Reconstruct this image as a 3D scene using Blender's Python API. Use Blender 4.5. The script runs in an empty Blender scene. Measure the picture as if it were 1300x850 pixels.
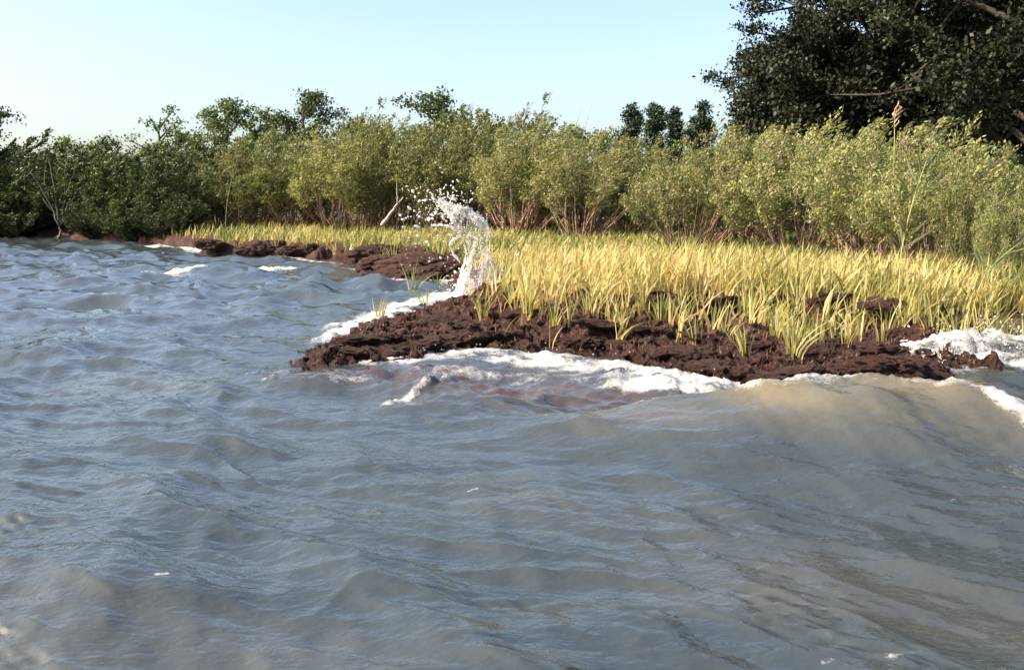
import bpy, math, random
import numpy as np
from mathutils import Vector

# ------------------------------------------------------------------ camera
FPX, CX, CY, HORIZON, EYE = 1264.0, 650.0, 425.0, 250.0, 1.4      # measured in a 1300 x 850 frame
PITCH = math.atan((CY - HORIZON) / FPX)
scene = bpy.context.scene
col = scene.collection
cam_d = bpy.data.cameras.new('camera'); cam = bpy.data.objects.new('camera', cam_d); col.objects.link(cam)
cam.location = (0, 0, EYE)
cam.rotation_euler = (math.pi / 2 - PITCH, 0, 0)
cam_d.sensor_width = 36.0; cam_d.lens = 36.0 * FPX / 1300.0
cam_d.clip_start = 0.05; cam_d.clip_end = 3000
scene.camera = cam

# ------------------------------------------------------------------ light
SUN_AZ, SUN_EL = math.radians(-102), math.radians(34)               # azimuth from +Y, negative = to the left
world = bpy.data.worlds.new('World'); scene.world = world; world.use_nodes = True
wn = world.node_tree; wn.nodes.clear()
sky = wn.nodes.new('ShaderNodeTexSky'); sky.sky_type = 'NISHITA'; sky.sun_disc = False
sky.sun_elevation = SUN_EL; sky.sun_rotation = SUN_AZ
sky.altitude = 0; sky.air_density = 0.85; sky.dust_density = 2.6; sky.ozone_density = 1.0
bg = wn.nodes.new('ShaderNodeBackground'); bg.inputs[1].default_value = 0.15
wo = wn.nodes.new('ShaderNodeOutputWorld')
wn.links.new(sky.outputs[0], bg.inputs[0]); wn.links.new(bg.outputs[0], wo.inputs[0])
sd = Vector((math.sin(SUN_AZ) * math.cos(SUN_EL), math.cos(SUN_AZ) * math.cos(SUN_EL), math.sin(SUN_EL)))
sun_d = bpy.data.lights.new('sun', 'SUN'); sun = bpy.data.objects.new('sun', sun_d); col.objects.link(sun)
sun_d.energy = 4.5; sun_d.angle = math.radians(0.5); sun_d.color = (1.0, 0.88, 0.70)
sun.rotation_euler = sd.to_track_quat('Z', 'Y').to_euler()
sun.location = (-20, 5, 20)
scene.view_settings.view_transform = 'Standard'; scene.view_settings.look = 'None'
scene.view_settings.gamma = 1.0; scene.view_settings.use_curve_mapping = False
scene.view_settings.exposure = 1.12
scene.render.resolution_x = 1024; scene.render.resolution_y = 669

# ------------------------------------------------------------------ helpers
CP, SP = math.cos(PITCH), math.sin(PITCH)
def ray(px, py):
    a, b = (px - CX) / FPX, (CY - py) / FPX
    return np.array([a, CP + b * SP, -SP + b * CP])
def G(px, py, z=0.0):                       # the point of a level surface seen at a pixel
    d = ray(px, py); t = (z - EYE) / d[2]
    return np.array([d[0] * t, d[1] * t, z])
def AT(px, py, Y):                          # the point seen at a pixel that stands Y metres away
    d = ray(px, py); t = Y / d[1]
    return np.array([d[0] * t, Y, EYE + d[2] * t])

def smooth(t):
    t = np.clip(t, 0, 1); return t * t * (3 - 2 * t)

def _hash(ix, iy, iz, seed):
    h = (ix.astype(np.uint32) * np.uint32(374761393) + iy.astype(np.uint32) * np.uint32(668265263)
         + iz.astype(np.uint32) * np.uint32(2246822519) + np.uint32((seed * 3266489917) & 0xffffffff))
    h = (h ^ (h >> np.uint32(13))) * np.uint32(1274126177)
    h = (h ^ (h >> np.uint32(15))) * np.uint32(2654435761)
    return (h ^ (h >> np.uint32(16))).astype(np.float64) / 4294967296.0
def noise2(x, y, seed=0):                   # gradient noise, about -1..1
    xi, yi = np.floor(x).astype(np.int64), np.floor(y).astype(np.int64)
    fx, fy = x - xi, y - yi
    u, v = fx * fx * fx * (fx * (fx * 6 - 15) + 10), fy * fy * fy * (fy * (fy * 6 - 15) + 10)
    z0 = np.zeros_like(xi)
    def g(dx, dy):
        a = _hash(xi + dx, yi + dy, z0, seed) * 2 * math.pi
        return np.cos(a) * (fx - dx) + np.sin(a) * (fy - dy)
    return 1.5 * ((g(0, 0) * (1 - u) + g(1, 0) * u) * (1 - v) + (g(0, 1) * (1 - u) + g(1, 1) * u) * v)
def fbm2(x, y, seed=0, octv=4, gain=0.5):
    s, a = 0, 1.0
    for k in range(octv):
        s = s + a * noise2(x * 2 ** k + 17.3 * k, y * 2 ** k - 9.1 * k, seed + k); a *= gain
    return s
def noise3(p, seed=0):                      # value noise, -1..1
    i = np.floor(p).astype(np.int64); f = p - i; f = f * f * (3 - 2 * f)
    r = 0
    for dx in (0, 1):
        for dy in (0, 1):
            for dz in (0, 1):
                w = ((f[:, 0] if dx else 1 - f[:, 0]) * (f[:, 1] if dy else 1 - f[:, 1]) * (f[:, 2] if dz else 1 - f[:, 2]))
                r = r + w * _hash(i[:, 0] + dx, i[:, 1] + dy, i[:, 2] + dz, seed)
    return r * 2 - 1
def fbm3(p, seed=0, octv=4, gain=0.5):
    s, a = 0, 1.0
    for k in range(octv):
        s = s + a * noise3(p * 2 ** k + 5.7 * k, seed + k); a *= gain
    return s

def poly_sd(x, y, P):                       # signed distance to a polygon, positive inside
    d2 = np.full(x.shape, 1e18); ins = np.zeros(x.shape, bool)
    n = len(P)
    for i in range(n):
        ax, ay = P[i]; bx, by = P[(i + 1) % n]
        ex, ey = bx - ax, by - ay
        t = np.clip(((x - ax) * ex + (y - ay) * ey) / (ex * ex + ey * ey + 1e-12), 0, 1)
        d2 = np.minimum(d2, (x - ax - t * ex) ** 2 + (y - ay - t * ey) ** 2)
        if ay != by:
            c = ((ay > y) != (by > y)) & (x < ex * (y - ay) / (by - ay) + ax)
            ins ^= c
    d = np.sqrt(d2)
    return np.where(ins, d, -d)
def line_near(x, y, pts):                   # distance to a polyline, parameter along it, side offset
    best = np.full(x.shape, 1e18); par = np.zeros(x.shape); sgn = np.zeros(x.shape)
    for i in range(len(pts) - 1):
        ax, ay = pts[i][:2]; bx, by = pts[i + 1][:2]
        ex, ey = bx - ax, by - ay; L = math.hypot(ex, ey) + 1e-9
        t = np.clip(((x - ax) * ex + (y - ay) * ey) / (L * L), 0, 1)
        d = np.hypot(x - ax - t * ex, y - ay - t * ey)
        m = d < best
        best = np.where(m, d, best); par = np.where(m, i + t, par)
        sgn = np.where(m, ((ex) * (y - ay) - (ey) * (x - ax)) / L, sgn)
    return best, par, sgn

def make_mesh(name, verts, faces, mat=None, attrs=None, shade=True):
    """faces: list of int arrays (N,3) and/or (N,4)"""
    me = bpy.data.meshes.new(name)
    verts = np.ascontiguousarray(verts, dtype=np.float32)
    if not isinstance(faces, (list, tuple)): faces = [faces]
    faces = [np.asarray(f, dtype=np.int32) for f in faces if len(f)]
    nl = sum(f.size for f in faces); nf = sum(len(f) for f in faces)
    me.vertices.add(len(verts)); me.vertices.foreach_set('co', verts.ravel())
    me.loops.add(nl); me.loops.foreach_set('vertex_index', np.concatenate([f.ravel() for f in faces]))
    me.polygons.add(nf)
    tot = np.concatenate([np.full(len(f), f.shape[1], np.int32) for f in faces])
    st = np.zeros(nf, np.int32); st[1:] = np.cumsum(tot)[:-1]
    me.polygons.foreach_set('loop_start', st)
    me.update(calc_edges=True); me.validate()
    if shade: me.polygons.foreach_set('use_smooth', np.ones(len(me.polygons), bool))
    for k, v in (attrs or {}).items():
        a = me.attributes.new(k, 'FLOAT', 'POINT'); a.data.foreach_set('value', np.ascontiguousarray(v, dtype=np.float32))
    if mat: me.materials.append(mat)
    return me
def link(name, data, parent=None):
    o = bpy.data.objects.new(name, data); col.objects.link(o)
    if parent: o.parent = parent
    return o
def tag(o, label=None, cat=None, group=None, kind=None):
    if label: o['label'] = label
    if cat: o['category'] = cat
    if group: o['group'] = group
    if kind: o['kind'] = kind
    return o
def copy_tree(o, parent=None):
    c = o.copy(); col.objects.link(c); c.parent = parent
    for ch in list(o.children): copy_tree(ch, c)
    return c

class Tubes:
    """collects tapered tubes along polylines into one mesh"""
    def __init__(s): s.v = []; s.q = []; s.t = []; s.n = 0
    def add(s, pts, rad, sides=5):
        pts = np.asarray(pts, float); rad = np.asarray(rad, float); n = len(pts)
        tg = np.gradient(pts, axis=0); tg /= np.linalg.norm(tg, axis=1)[:, None] + 1e-9
        ref = np.array([0.31, 0.87, 0.12]) if abs(tg[0, 2]) > 0.5 else np.array([0.1, 0.2, 1.0])
        a = np.cross(tg, ref); a /= np.linalg.norm(a, axis=1)[:, None] + 1e-9
        b = np.cross(tg, a)
        th = np.arange(sides) * 2 * math.pi / sides
        ring = (pts[:, None, :] + rad[:, None, None] * (np.cos(th)[None, :, None] * a[:, None, :] + np.sin(th)[None, :, None] * b[:, None, :]))
        s.v.append(ring.reshape(-1, 3))
        i, j = np.meshgrid(np.arange(n - 1), np.arange(sides), indexing='ij')
        j2 = (j + 1) % sides
        s.q.append(np.stack([s.n + i * sides + j, s.n + i * sides + j2, s.n + (i + 1) * sides + j2, s.n + (i + 1) * sides + j], -1).reshape(-1, 4))
        for e, flip in ((0, True), (n - 1, False)):
            k = np.arange(1, sides - 1); base = s.n + e * sides
            t = np.stack([np.full_like(k, base), base + k, base + k + 1], -1)
            s.t.append(t[:, ::-1] if flip else t)
        s.n += n * sides
    def mesh(s, name, mat): return make_mesh(name, np.concatenate(s.v), [np.concatenate(s.q), np.concatenate(s.t)], mat)

def leaf_mesh(name, p, d, l, w, tint, mat, rng, up=0.0):
    N = len(p)
    d = d / (np.linalg.norm(d, axis=1)[:, None] + 1e-9)
    sd_ = np.cross(d, rng.normal(size=(N, 3)) + np.array([-0.25, 0, 1.0]) * up); sd_ /= np.linalg.norm(sd_, axis=1)[:, None] + 1e-9
    nn = np.cross(d, sd_)
    m = p + d * (l * 0.45)[:, None] + nn * (l * 0.06)[:, None]
    V = np.stack([p, m + sd_ * (w / 2)[:, None], p + d * l[:, None], m - sd_ * (w / 2)[:, None]], 1).reshape(-1, 3)
    F = np.arange(4 * N).reshape(N, 4)
    return make_mesh(name, V, F, mat, {'tint': np.repeat(tint, 4)}, shade=False)

def rnd_dir(rng, n):
    v = rng.normal(size=(n, 3)); return v / np.linalg.norm(v, axis=1)[:, None]

# ------------------------------------------------------------------ materials
def new_mat(name):
    m = bpy.data.materials.new(name); m.use_nodes = True
    nt = m.node_tree; nt.nodes.clear()
    out = nt.nodes.new('ShaderNodeOutputMaterial')
    return m, nt, out
def N_(nt, t, **kw):
    n = nt.nodes.new(t)
    for k, v in kw.items(): setattr(n, k, v)
    return n
def ramp(nt, stops, fac=None, interp='LINEAR'):
    r = nt.nodes.new('ShaderNodeValToRGB'); r.color_ramp.interpolation = interp
    e = r.color_ramp.elements
    while len(e) < len(stops): e.new(0.5)
    for el, (p, c) in zip(e, stops): el.position = p; el.color = (*c, 1)
    if fac is not None: nt.links.new(fac, r.inputs[0])
    return r
def noise_node(nt, scale, detail=4, rough=0.6, vec=None, dist=0):
    n = nt.nodes.new('ShaderNodeTexNoise'); n.inputs['Scale'].default_value = scale
    n.inputs['Detail'].default_value = detail; n.inputs['Roughness'].default_value = rough
    n.inputs['Distortion'].default_value = dist
    if vec is not None: nt.links.new(vec, n.inputs['Vector'])
    return n
def math_node(nt, op, a, b=None, c=None, clamp=False):
    n = nt.nodes.new('ShaderNodeMath'); n.operation = op; n.use_clamp = clamp
    for i, v in enumerate((a, b, c)):
        if v is None: continue
        if isinstance(v, (int, float)): n.inputs[i].default_value = v
        else: nt.links.new(v, n.inputs[i])
    return n.outputs[0]
def mixrgb(nt, fac, a, b, mode='MIX'):
    n = nt.nodes.new('ShaderNodeMix'); n.data_type = 'RGBA'; n.blend_type = mode
    for i, v in ((0, fac), (6, a), (7, b)):
        if isinstance(v, (int, float)): n.inputs[i].default_value = v
        elif isinstance(v, tuple): n.inputs[i].default_value = (*v, 1)
        else: nt.links.new(v, n.inputs[i])
    return n.outputs[2]

def leaf_material(name, stops, transl=0.35, rough=0.5, spec=0.35, vary=0.25, tcol=(1.0, 1.0, 0.6)):
    m, nt, out = new_mat(name)
    at = N_(nt, 'ShaderNodeAttribute', attribute_name='tint')
    r = ramp(nt, stops, at.outputs['Fac'])
    oi = N_(nt, 'ShaderNodeObjectInfo')
    val = math_node(nt, 'MULTIPLY_ADD', oi.outputs['Random'], vary * 2, 1 - vary)
    c = mixrgb(nt, 1.0, r.outputs[0], val, 'MULTIPLY')
    p = N_(nt, 'ShaderNodeBsdfPrincipled'); p.inputs['Roughness'].default_value = rough
    p.inputs['Specular IOR Level'].default_value = spec
    nt.links.new(c, p.inputs['Base Color'])
    t = N_(nt, 'ShaderNodeBsdfTranslucent')
    tc = mixrgb(nt, 1.0, c, tcol, 'MULTIPLY'); nt.links.new(tc, t.inputs['Color'])
    mx = N_(nt, 'ShaderNodeMixShader'); mx.inputs[0].default_value = transl
    nt.links.new(p.outputs[0], mx.inputs[1]); nt.links.new(t.outputs[0], mx.inputs[2])
    nt.links.new(mx.outputs[0], out.inputs[0])
    return m
def bark_material(name, c1, c2, scale=14):
    m, nt, out = new_mat(name)
    tc = N_(nt, 'ShaderNodeTexCoord')
    n = noise_node(nt, scale, 5, 0.65, tc.outputs['Object'])
    r = ramp(nt, [(0.3, c1), (0.7, c2)], n.outputs[0])
    p = N_(nt, 'ShaderNodeBsdfPrincipled'); p.inputs['Roughness'].default_value = 0.85
    nt.links.new(r.outputs[0], p.inputs['Base Color'])
    b = N_(nt, 'ShaderNodeBump'); b.inputs['Strength'].default_value = 0.5; b.inputs['Distance'].default_value = 0.02
    nt.links.new(n.outputs[0], b.inputs['Height']); nt.links.new(b.outputs[0], p.inputs['Normal'])
    nt.links.new(p.outputs[0], out.inputs[0])
    return m

M = {}
M['shrub'] = leaf_material('shrub_leaf', [(0.0, (0.039, 0.066, 0.017)), (0.40, (0.132, 0.165, 0.048)), (0.75, (0.272, 0.284, 0.100)), (0.94, (0.351, 0.331, 0.137)), (1.0, (0.570, 0.435, 0.137))])
M['shrub_pale'] = leaf_material('pale_shrub_leaf', [(0.0, (0.070, 0.095, 0.031)), (0.40, (0.198, 0.223, 0.076)), (0.75, (0.362, 0.346, 0.145)), (0.94, (0.449, 0.400, 0.205)), (1.0, (0.604, 0.454, 0.173))])
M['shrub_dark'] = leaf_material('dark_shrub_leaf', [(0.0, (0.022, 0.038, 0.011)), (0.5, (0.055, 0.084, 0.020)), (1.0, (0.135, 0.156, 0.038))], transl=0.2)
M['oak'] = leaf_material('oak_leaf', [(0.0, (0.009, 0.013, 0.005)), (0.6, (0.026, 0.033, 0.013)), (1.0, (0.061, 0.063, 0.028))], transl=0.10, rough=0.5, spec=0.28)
M['far_tree'] = leaf_material('far_tree_leaf', [(0.0, (0.045, 0.075, 0.024)), (0.6, (0.112, 0.150, 0.045)), (1.0, (0.240, 0.255, 0.090))], transl=0.25)
M['pine'] = leaf_material('pine_needle', [(0.0, (0.018, 0.035, 0.016)), (0.6, (0.04, 0.065, 0.03)), (1.0, (0.09, 0.11, 0.05))], transl=0.1)
M['grass'] = leaf_material('marsh_grass_blade', [(0.0, (0.097, 0.148, 0.032)), (0.30, (0.349, 0.340, 0.110)), (0.60, (0.619, 0.502, 0.200)), (0.85, (0.756, 0.601, 0.300)), (1.0, (0.504, 0.325, 0.167))], transl=0.45, rough=0.45, spec=0.3, vary=0.0, tcol=(0.950, 0.883, 0.625))
M['tuft'] = leaf_material('tuft_blade', [(0.0, (0.180, 0.202, 0.057)), (0.35, (0.360, 0.340, 0.115)), (0.8, (0.540, 0.442, 0.172)), (1.0, (0.594, 0.460, 0.230))], transl=0.4, vary=0.12, tcol=(0.900, 0.874, 0.575))
M['twig'] = bark_material('reddish_twig', (0.17, 0.095, 0.065), (0.36, 0.235, 0.17), 20)
M['bark'] = bark_material('dark_bark', (0.03, 0.024, 0.02), (0.08, 0.065, 0.05), 8)
M['grey_wood'] = bark_material('bleached_wood', (0.26, 0.22, 0.19), (0.50, 0.44, 0.38), 10)
M['dull_wood'] = bark_material('dull_grey_wood', (0.10, 0.085, 0.075), (0.22, 0.19, 0.165), 10)
M['plume'] = bark_material('reed_plume', (0.34, 0.22, 0.13), (0.52, 0.38, 0.24), 40)
M['reed'] = bark_material('reed_stem', (0.24, 0.26, 0.08), (0.40, 0.38, 0.14), 12)

# terrain: peat, thatch, wet margin
m, nt, out = new_mat('peat_and_marsh_soil')
tc = N_(nt, 'ShaderNodeTexCoord')
pa = N_(nt, 'ShaderNodeAttribute', attribute_name='peat'); wa = N_(nt, 'ShaderNodeAttribute', attribute_name='wet')
n1 = noise_node(nt, 3.2, 6, 0.62, tc.outputs['Object']); n2 = noise_node(nt, 34, 6, 0.72, tc.outputs['Object'], 0.6)
n3 = noise_node(nt, 110, 4, 0.7, tc.outputs['Object'], 0.8)
r1 = ramp(nt, [(0.33, (0.022, 0.011, 0.008)), (0.48, (0.098, 0.048, 0.034)), (0.61, (0.215, 0.110, 0.076)), (0.80, (0.37, 0.215, 0.15))], n2.outputs[0])
r2 = ramp(nt, [(0.3, (0.5, 0.42, 0.42)), (0.7, (1.25, 1.1, 1.0))], n1.outputs[0])
pc = mixrgb(nt, 1.0, r1.outputs[0], r2.outputs[0], 'MULTIPLY')
r3 = ramp(nt, [(0.3, (0.05, 0.035, 0.02)), (0.6, (0.16, 0.115, 0.05)), (0.8, (0.26, 0.19, 0.08))], n2.outputs[0])
c = mixrgb(nt, pa.outputs['Fac'], r3.outputs[0], pc)
cw = mixrgb(nt, 1.0, c, (0.55, 0.50, 0.50), 'MULTIPLY')
c = mixrgb(nt, wa.outputs['Fac'], c, cw)
p = N_(nt, 'ShaderNodeBsdfPrincipled'); nt.links.new(c, p.inputs['Base Color'])
ro = math_node(nt, 'MULTIPLY_ADD', wa.outputs['Fac'], -0.5, 0.9); nt.links.new(ro, p.inputs['Roughness'])
p.inputs['Specular IOR Level'].default_value = 0.35
hs = math_node(nt, 'MULTIPLY_ADD', n3.outputs[0], 0.45, n2.outputs[0])
b = N_(nt, 'ShaderNodeBump'); b.inputs['Strength'].default_value = 1.0; b.inputs['Distance'].default_value = 0.06
nt.links.new(hs, b.inputs['Height']); nt.links.new(b.outputs[0], p.inputs['Normal'])
nt.links.new(p.outputs[0], out.inputs[0]); M['peat'] = m

# water: silty, glossy, foam where the 'foam' attribute says the surf has churned it
m, nt, out = new_mat('silty_water')
tc = N_(nt, 'ShaderNodeTexCoord')
fa = N_(nt, 'ShaderNodeAttribute', attribute_name='foam'); sa = N_(nt, 'ShaderNodeAttribute', attribute_name='silt'); glow_tan = N_(nt, 'ShaderNodeAttribute', attribute_name='thin')
mp = N_(nt, 'ShaderNodeMapping'); mp.inputs['Scale'].default_value = (1.0, 1.0, 1.0); mp.inputs['Rotation'].default_value = (0, 0, 0.5)
nt.links.new(tc.outputs['Object'], mp.inputs['Vector'])
mp2 = N_(nt, 'ShaderNodeMapping'); mp2.inputs['Scale'].default_value = (0.85, 1.25, 1.0); mp2.inputs['Rotation'].default_value = (0, 0, -0.35)
nt.links.new(tc.outputs['Object'], mp2.inputs['Vector'])
w1 = noise_node(nt, 7, 2, 0.5, mp2.outputs[0], 0.3); w2 = noise_node(nt, 26, 2, 0.5, mp2.outputs[0], 0.4)
bc = mixrgb(nt, sa.outputs['Fac'], mixrgb(nt, glow_tan.outputs['Fac'], (0.046, 0.056, 0.059), (0.165, 0.137, 0.088)), (0.075, 0.048, 0.036))  # 'thin' mixes in tan: painted crest glow, plus faint brownish patches
p = N_(nt, 'ShaderNodeBsdfPrincipled'); nt.links.new(bc, p.inputs['Base Color'])
p.inputs['Roughness'].default_value = 0.04; p.inputs['IOR'].default_value = 1.42
hs = math_node(nt, 'MULTIPLY_ADD', w2.outputs[0], 0.35, w1.outputs[0])
b = N_(nt, 'ShaderNodeBump'); b.inputs['Strength'].default_value = 0.38; b.inputs['Distance'].default_value = 0.03
nt.links.new(hs, b.inputs['Height']); nt.links.new(b.outputs[0], p.inputs['Normal'])
f1 = noise_node(nt, 9, 9, 0.78, tc.outputs['Object'], 1.0)
f3 = noise_node(nt, 22, 4, 0.6, tc.outputs['Object'], 1.6)
lace = math_node(nt, 'MULTIPLY', math_node(nt, 'ABSOLUTE', math_node(nt, 'SUBTRACT', f3.outputs[0], 0.5)), 3.2)
th_ = math_node(nt, 'MULTIPLY_ADD', lace, 0.42, math_node(nt, 'MULTIPLY', f1.outputs[0], 0.85))
fv = math_node(nt, 'MULTIPLY_ADD', fa.outputs['Fac'], 1.08, math_node(nt, 'MULTIPLY', th_, -1.0))
ff = math_node(nt, 'MULTIPLY', math_node(nt, 'MULTIPLY', fv, 2.6, clamp=True), 0.93)
fo = N_(nt, 'ShaderNodeBsdfPrincipled'); fo.inputs['Base Color'].default_value = (0.60, 0.57, 0.53, 1); fo.inputs['Roughness'].default_value = 0.75
f2 = noise_node(nt, 60, 5, 0.7, tc.outputs['Object'])
b2 = N_(nt, 'ShaderNodeBump'); b2.inputs['Strength'].default_value = 0.8; b2.inputs['Distance'].default_value = 0.02
nt.links.new(f2.outputs[0], b2.inputs['Height']); nt.links.new(b2.outputs[0], fo.inputs['Normal'])
mx = N_(nt, 'ShaderNodeMixShader'); nt.links.new(ff, mx.inputs[0]); nt.links.new(p.outputs[0], mx.inputs[1]); nt.links.new(fo.outputs[0], mx.inputs[2])
nt.links.new(mx.outputs[0], out.inputs[0]); M['water'] = m

# thrown water: clear sheet streaked with white
m, nt, out = new_mat('thrown_water')
tc = N_(nt, 'ShaderNodeTexCoord')
aa = N_(nt, 'ShaderNodeAttribute', attribute_name='white')
mp = N_(nt, 'ShaderNodeMapping'); mp.inputs['Scale'].default_value = (3.0, 3.0, 0.8)
nt.links.new(tc.outputs['Object'], mp.inputs['Vector'])
n1 = noise_node(nt, 6, 8, 0.8, mp.outputs[0], 0.6)
ff = math_node(nt, 'MULTIPLY', math_node(nt, 'SUBTRACT', math_node(nt, 'MULTIPLY', aa.outputs['Fac'], 1.05), n1.outputs[0]), 4.0, clamp=True)
gs = N_(nt, 'ShaderNodeBsdfGlossy'); gs.inputs['Roughness'].default_value = 0.15
tp = N_(nt, 'ShaderNodeBsdfTransparent'); tp.inputs['Color'].default_value = (0.95, 0.94, 0.91, 1)
gl = N_(nt, 'ShaderNodeMixShader'); gl.inputs[0].default_value = 0.10; nt.links.new(tp.outputs[0], gl.inputs[1]); nt.links.new(gs.outputs[0], gl.inputs[2])
b = N_(nt, 'ShaderNodeBump'); b.inputs['Strength'].default_value = 0.7; b.inputs['Distance'].default_value = 0.03
nt.links.new(n1.outputs[0], b.inputs['Height']); nt.links.new(b.outputs[0], gs.inputs['Normal'])
di = N_(nt, 'ShaderNodeBsdfPrincipled'); di.inputs['Base Color'].default_value = (0.84, 0.82, 0.78, 1); di.inputs['Roughness'].default_value = 0.6
tr = N_(nt, 'ShaderNodeBsdfTranslucent'); tr.inputs['Color'].default_value = (0.84, 0.82, 0.78, 1)
mw = N_(nt, 'ShaderNodeMixShader'); mw.inputs[0].default_value = 0.4
nt.links.new(di.outputs[0], mw.inputs[1]); nt.links.new(tr.outputs[0], mw.inputs[2])
mx = N_(nt, 'ShaderNodeMixShader'); nt.links.new(ff, mx.inputs[0]); nt.links.new(gl.outputs[0], mx.inputs[1]); nt.links.new(mw.outputs[0], mx.inputs[2])
nt.links.new(mx.outputs[0], out.inputs[0]); M['splash'] = m

# ------------------------------------------------------------------ shorelines (world, from the waterline in the photo)
P_px = [(-900, 296), (-300, 297), (0, 299), (100, 302), (190, 307), (250, 315), (300, 325), (360, 326), (430, 331), (470, 348), (535, 357), (580, 352),
        (612, 368), (600, 382), (548, 391), (482, 411), (408, 452), (404, 468), (470, 461), (540, 450), (620, 441), (700, 446), (780, 454), (850, 466),
        (905, 478), (960, 488), (1010, 491), (1070, 486), (1180, 480), (1186, 462), (1120, 446), (1195, 434), (1300, 433), (1500, 440), (1900, 455)]
P = [tuple(G(*q)[:2]) for q in P_px]
P = P + [(900, 9), (900, 900), (-900, 900), (-900, P[0][1])]
Q_px = [(-900, 289, .2), (0, 290, .25), (200, 299, .25), (260, 305, .30), (330, 309, .35), (430, 307, .4), (500, 315, .4), (570, 322, .4), (630, 346, .4), (640, 374, .4),
        (700, 384, .4), (760, 384, .4), (800, 375, .4), (880, 371, .4), (1000, 374, .4), (1100, 379, .4), (1170, 396, .4), (1300, 412, .38), (1500, 420, .38), (1900, 430, .38)]
Q = [tuple(G(*q)[:2]) for q in Q_px]
Q = Q + [(900, 10), (900, 900), (-900, 900), (-900, Q[0][1])]

def land(x, y, fine=True):
    """height, peat mask, distance inside the waterline, distance inside the turf edge"""
    wx = 0.16 * noise2(x * 1.7, y * 1.7, 3) + 0.10 * noise2(x * 5, y * 5, 4)
    wy = 0.20 * noise2(x * 1.7, y * 1.7, 5) + 0.12 * noise2(x * 5, y * 5, 6)
    dP = poly_sd(x + wx, y + wy, P); dQ = poly_sd(x + wx * 2.4 + 0.35 * noise2(x * 0.9, y * 0.9, 7), y + wy * 2.4 + 0.55 * noise2(x * 0.9, y * 0.9, 8), Q)
    bench = 0.015 + 0.065 * smooth(dP / 0.4) + 0.07 * smooth(dP / 2.2)
    z = np.where(dP > 0, bench, np.maximum(-1.0, dP * 0.42 + 0.02))
    turf = smooth((dQ + 0.05) / 0.34)
    z = z + (0.20 - 0.05 * smooth((x - 3.0) / 4.0)) * turf
    inland = smooth((dQ - 0.4) / 1.2)
    peat = np.clip(smooth((dP + 1.5) / 0.5) * (1 - inland), 0, 1)
    n = 0.055 * fbm2(x * 2.3, y * 2.3, 11, 3) + 0.05 * (0.5 - np.abs(noise2(x * 4.6, y * 4.6, 21)))
    if fine: n = n + 0.05 * fbm2(x * 9, y * 9, 31, 4, 0.7)
    z = z + n * (0.15 + 0.85 * peat) * smooth((dP + 1.0) / 0.8)
    z = z + 0.05 * inland * noise2(x * 0.35, y * 0.35, 41)
    return z, peat, dP, dQ

def polar(radii, dense_deg, n_dense, outer):
    a = np.concatenate([np.radians(np.array(outer) * -1.0)[::-1], np.radians(np.linspace(-dense_deg, dense_deg, n_dense)), np.radians(np.array(outer))])
    R, A = np.meshgrid(radii, a, indexing='ij')
    nr, na = R.shape
    i, j = np.meshgrid(np.arange(nr - 1), np.arange(na - 1), indexing='ij')
    F = np.stack([i * na + j, (i + 1) * na + j, (i + 1) * na + j + 1, i * na + j + 1], -1).reshape(-1, 4)[:, ::-1]
    return (R * np.sin(A)).ravel(), (R * np.cos(A)).ravel(), R.ravel(), F

# ------------------------------------------------------------------ ground
radii = np.concatenate([np.linspace(5.0, 7.0, 14)[:-1], np.linspace(7.0, 13.2, 330)[:-1], np.linspace(13.2, 26, 170)[:-1], np.geomspace(26, 60, 50)[:-1], np.geomspace(60, 1500, 24)])
x, y, R, F = polar(radii, 31.5, 480, [33, 35, 38, 42, 48, 56, 66, 78, 90])
z, peat, dP, dQ = land(x, y)
wet = np.clip(1 - (z - 0.05) / 0.16, 0, 1) * peat
k = peat * smooth((z + 0.05) / 0.1) * (R < 26)
dx = (0.05 * fbm2(x * 7 + 50, y * 7 + z * 9, 51, 2) + 0.02 * noise2(x * 23, y * 23 + z * 30, 53)) * k
dy = (0.06 * fbm2(x * 7 - 50, y * 7 + z * 9, 61, 2) + 0.025 * noise2(x * 23 + 9, y * 23 + z * 30, 63)) * k
far = smooth((R - 200) / 1000) * 1.5
V = np.stack([x + dx, y + dy, z + far], 1)
ground = link('ground', make_mesh('ground', V, F, M['peat'], {'peat': peat, 'wet': wet}))
tag(ground, 'eroding brown peat bank and flat marsh ground behind it', kind='structure')

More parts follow.
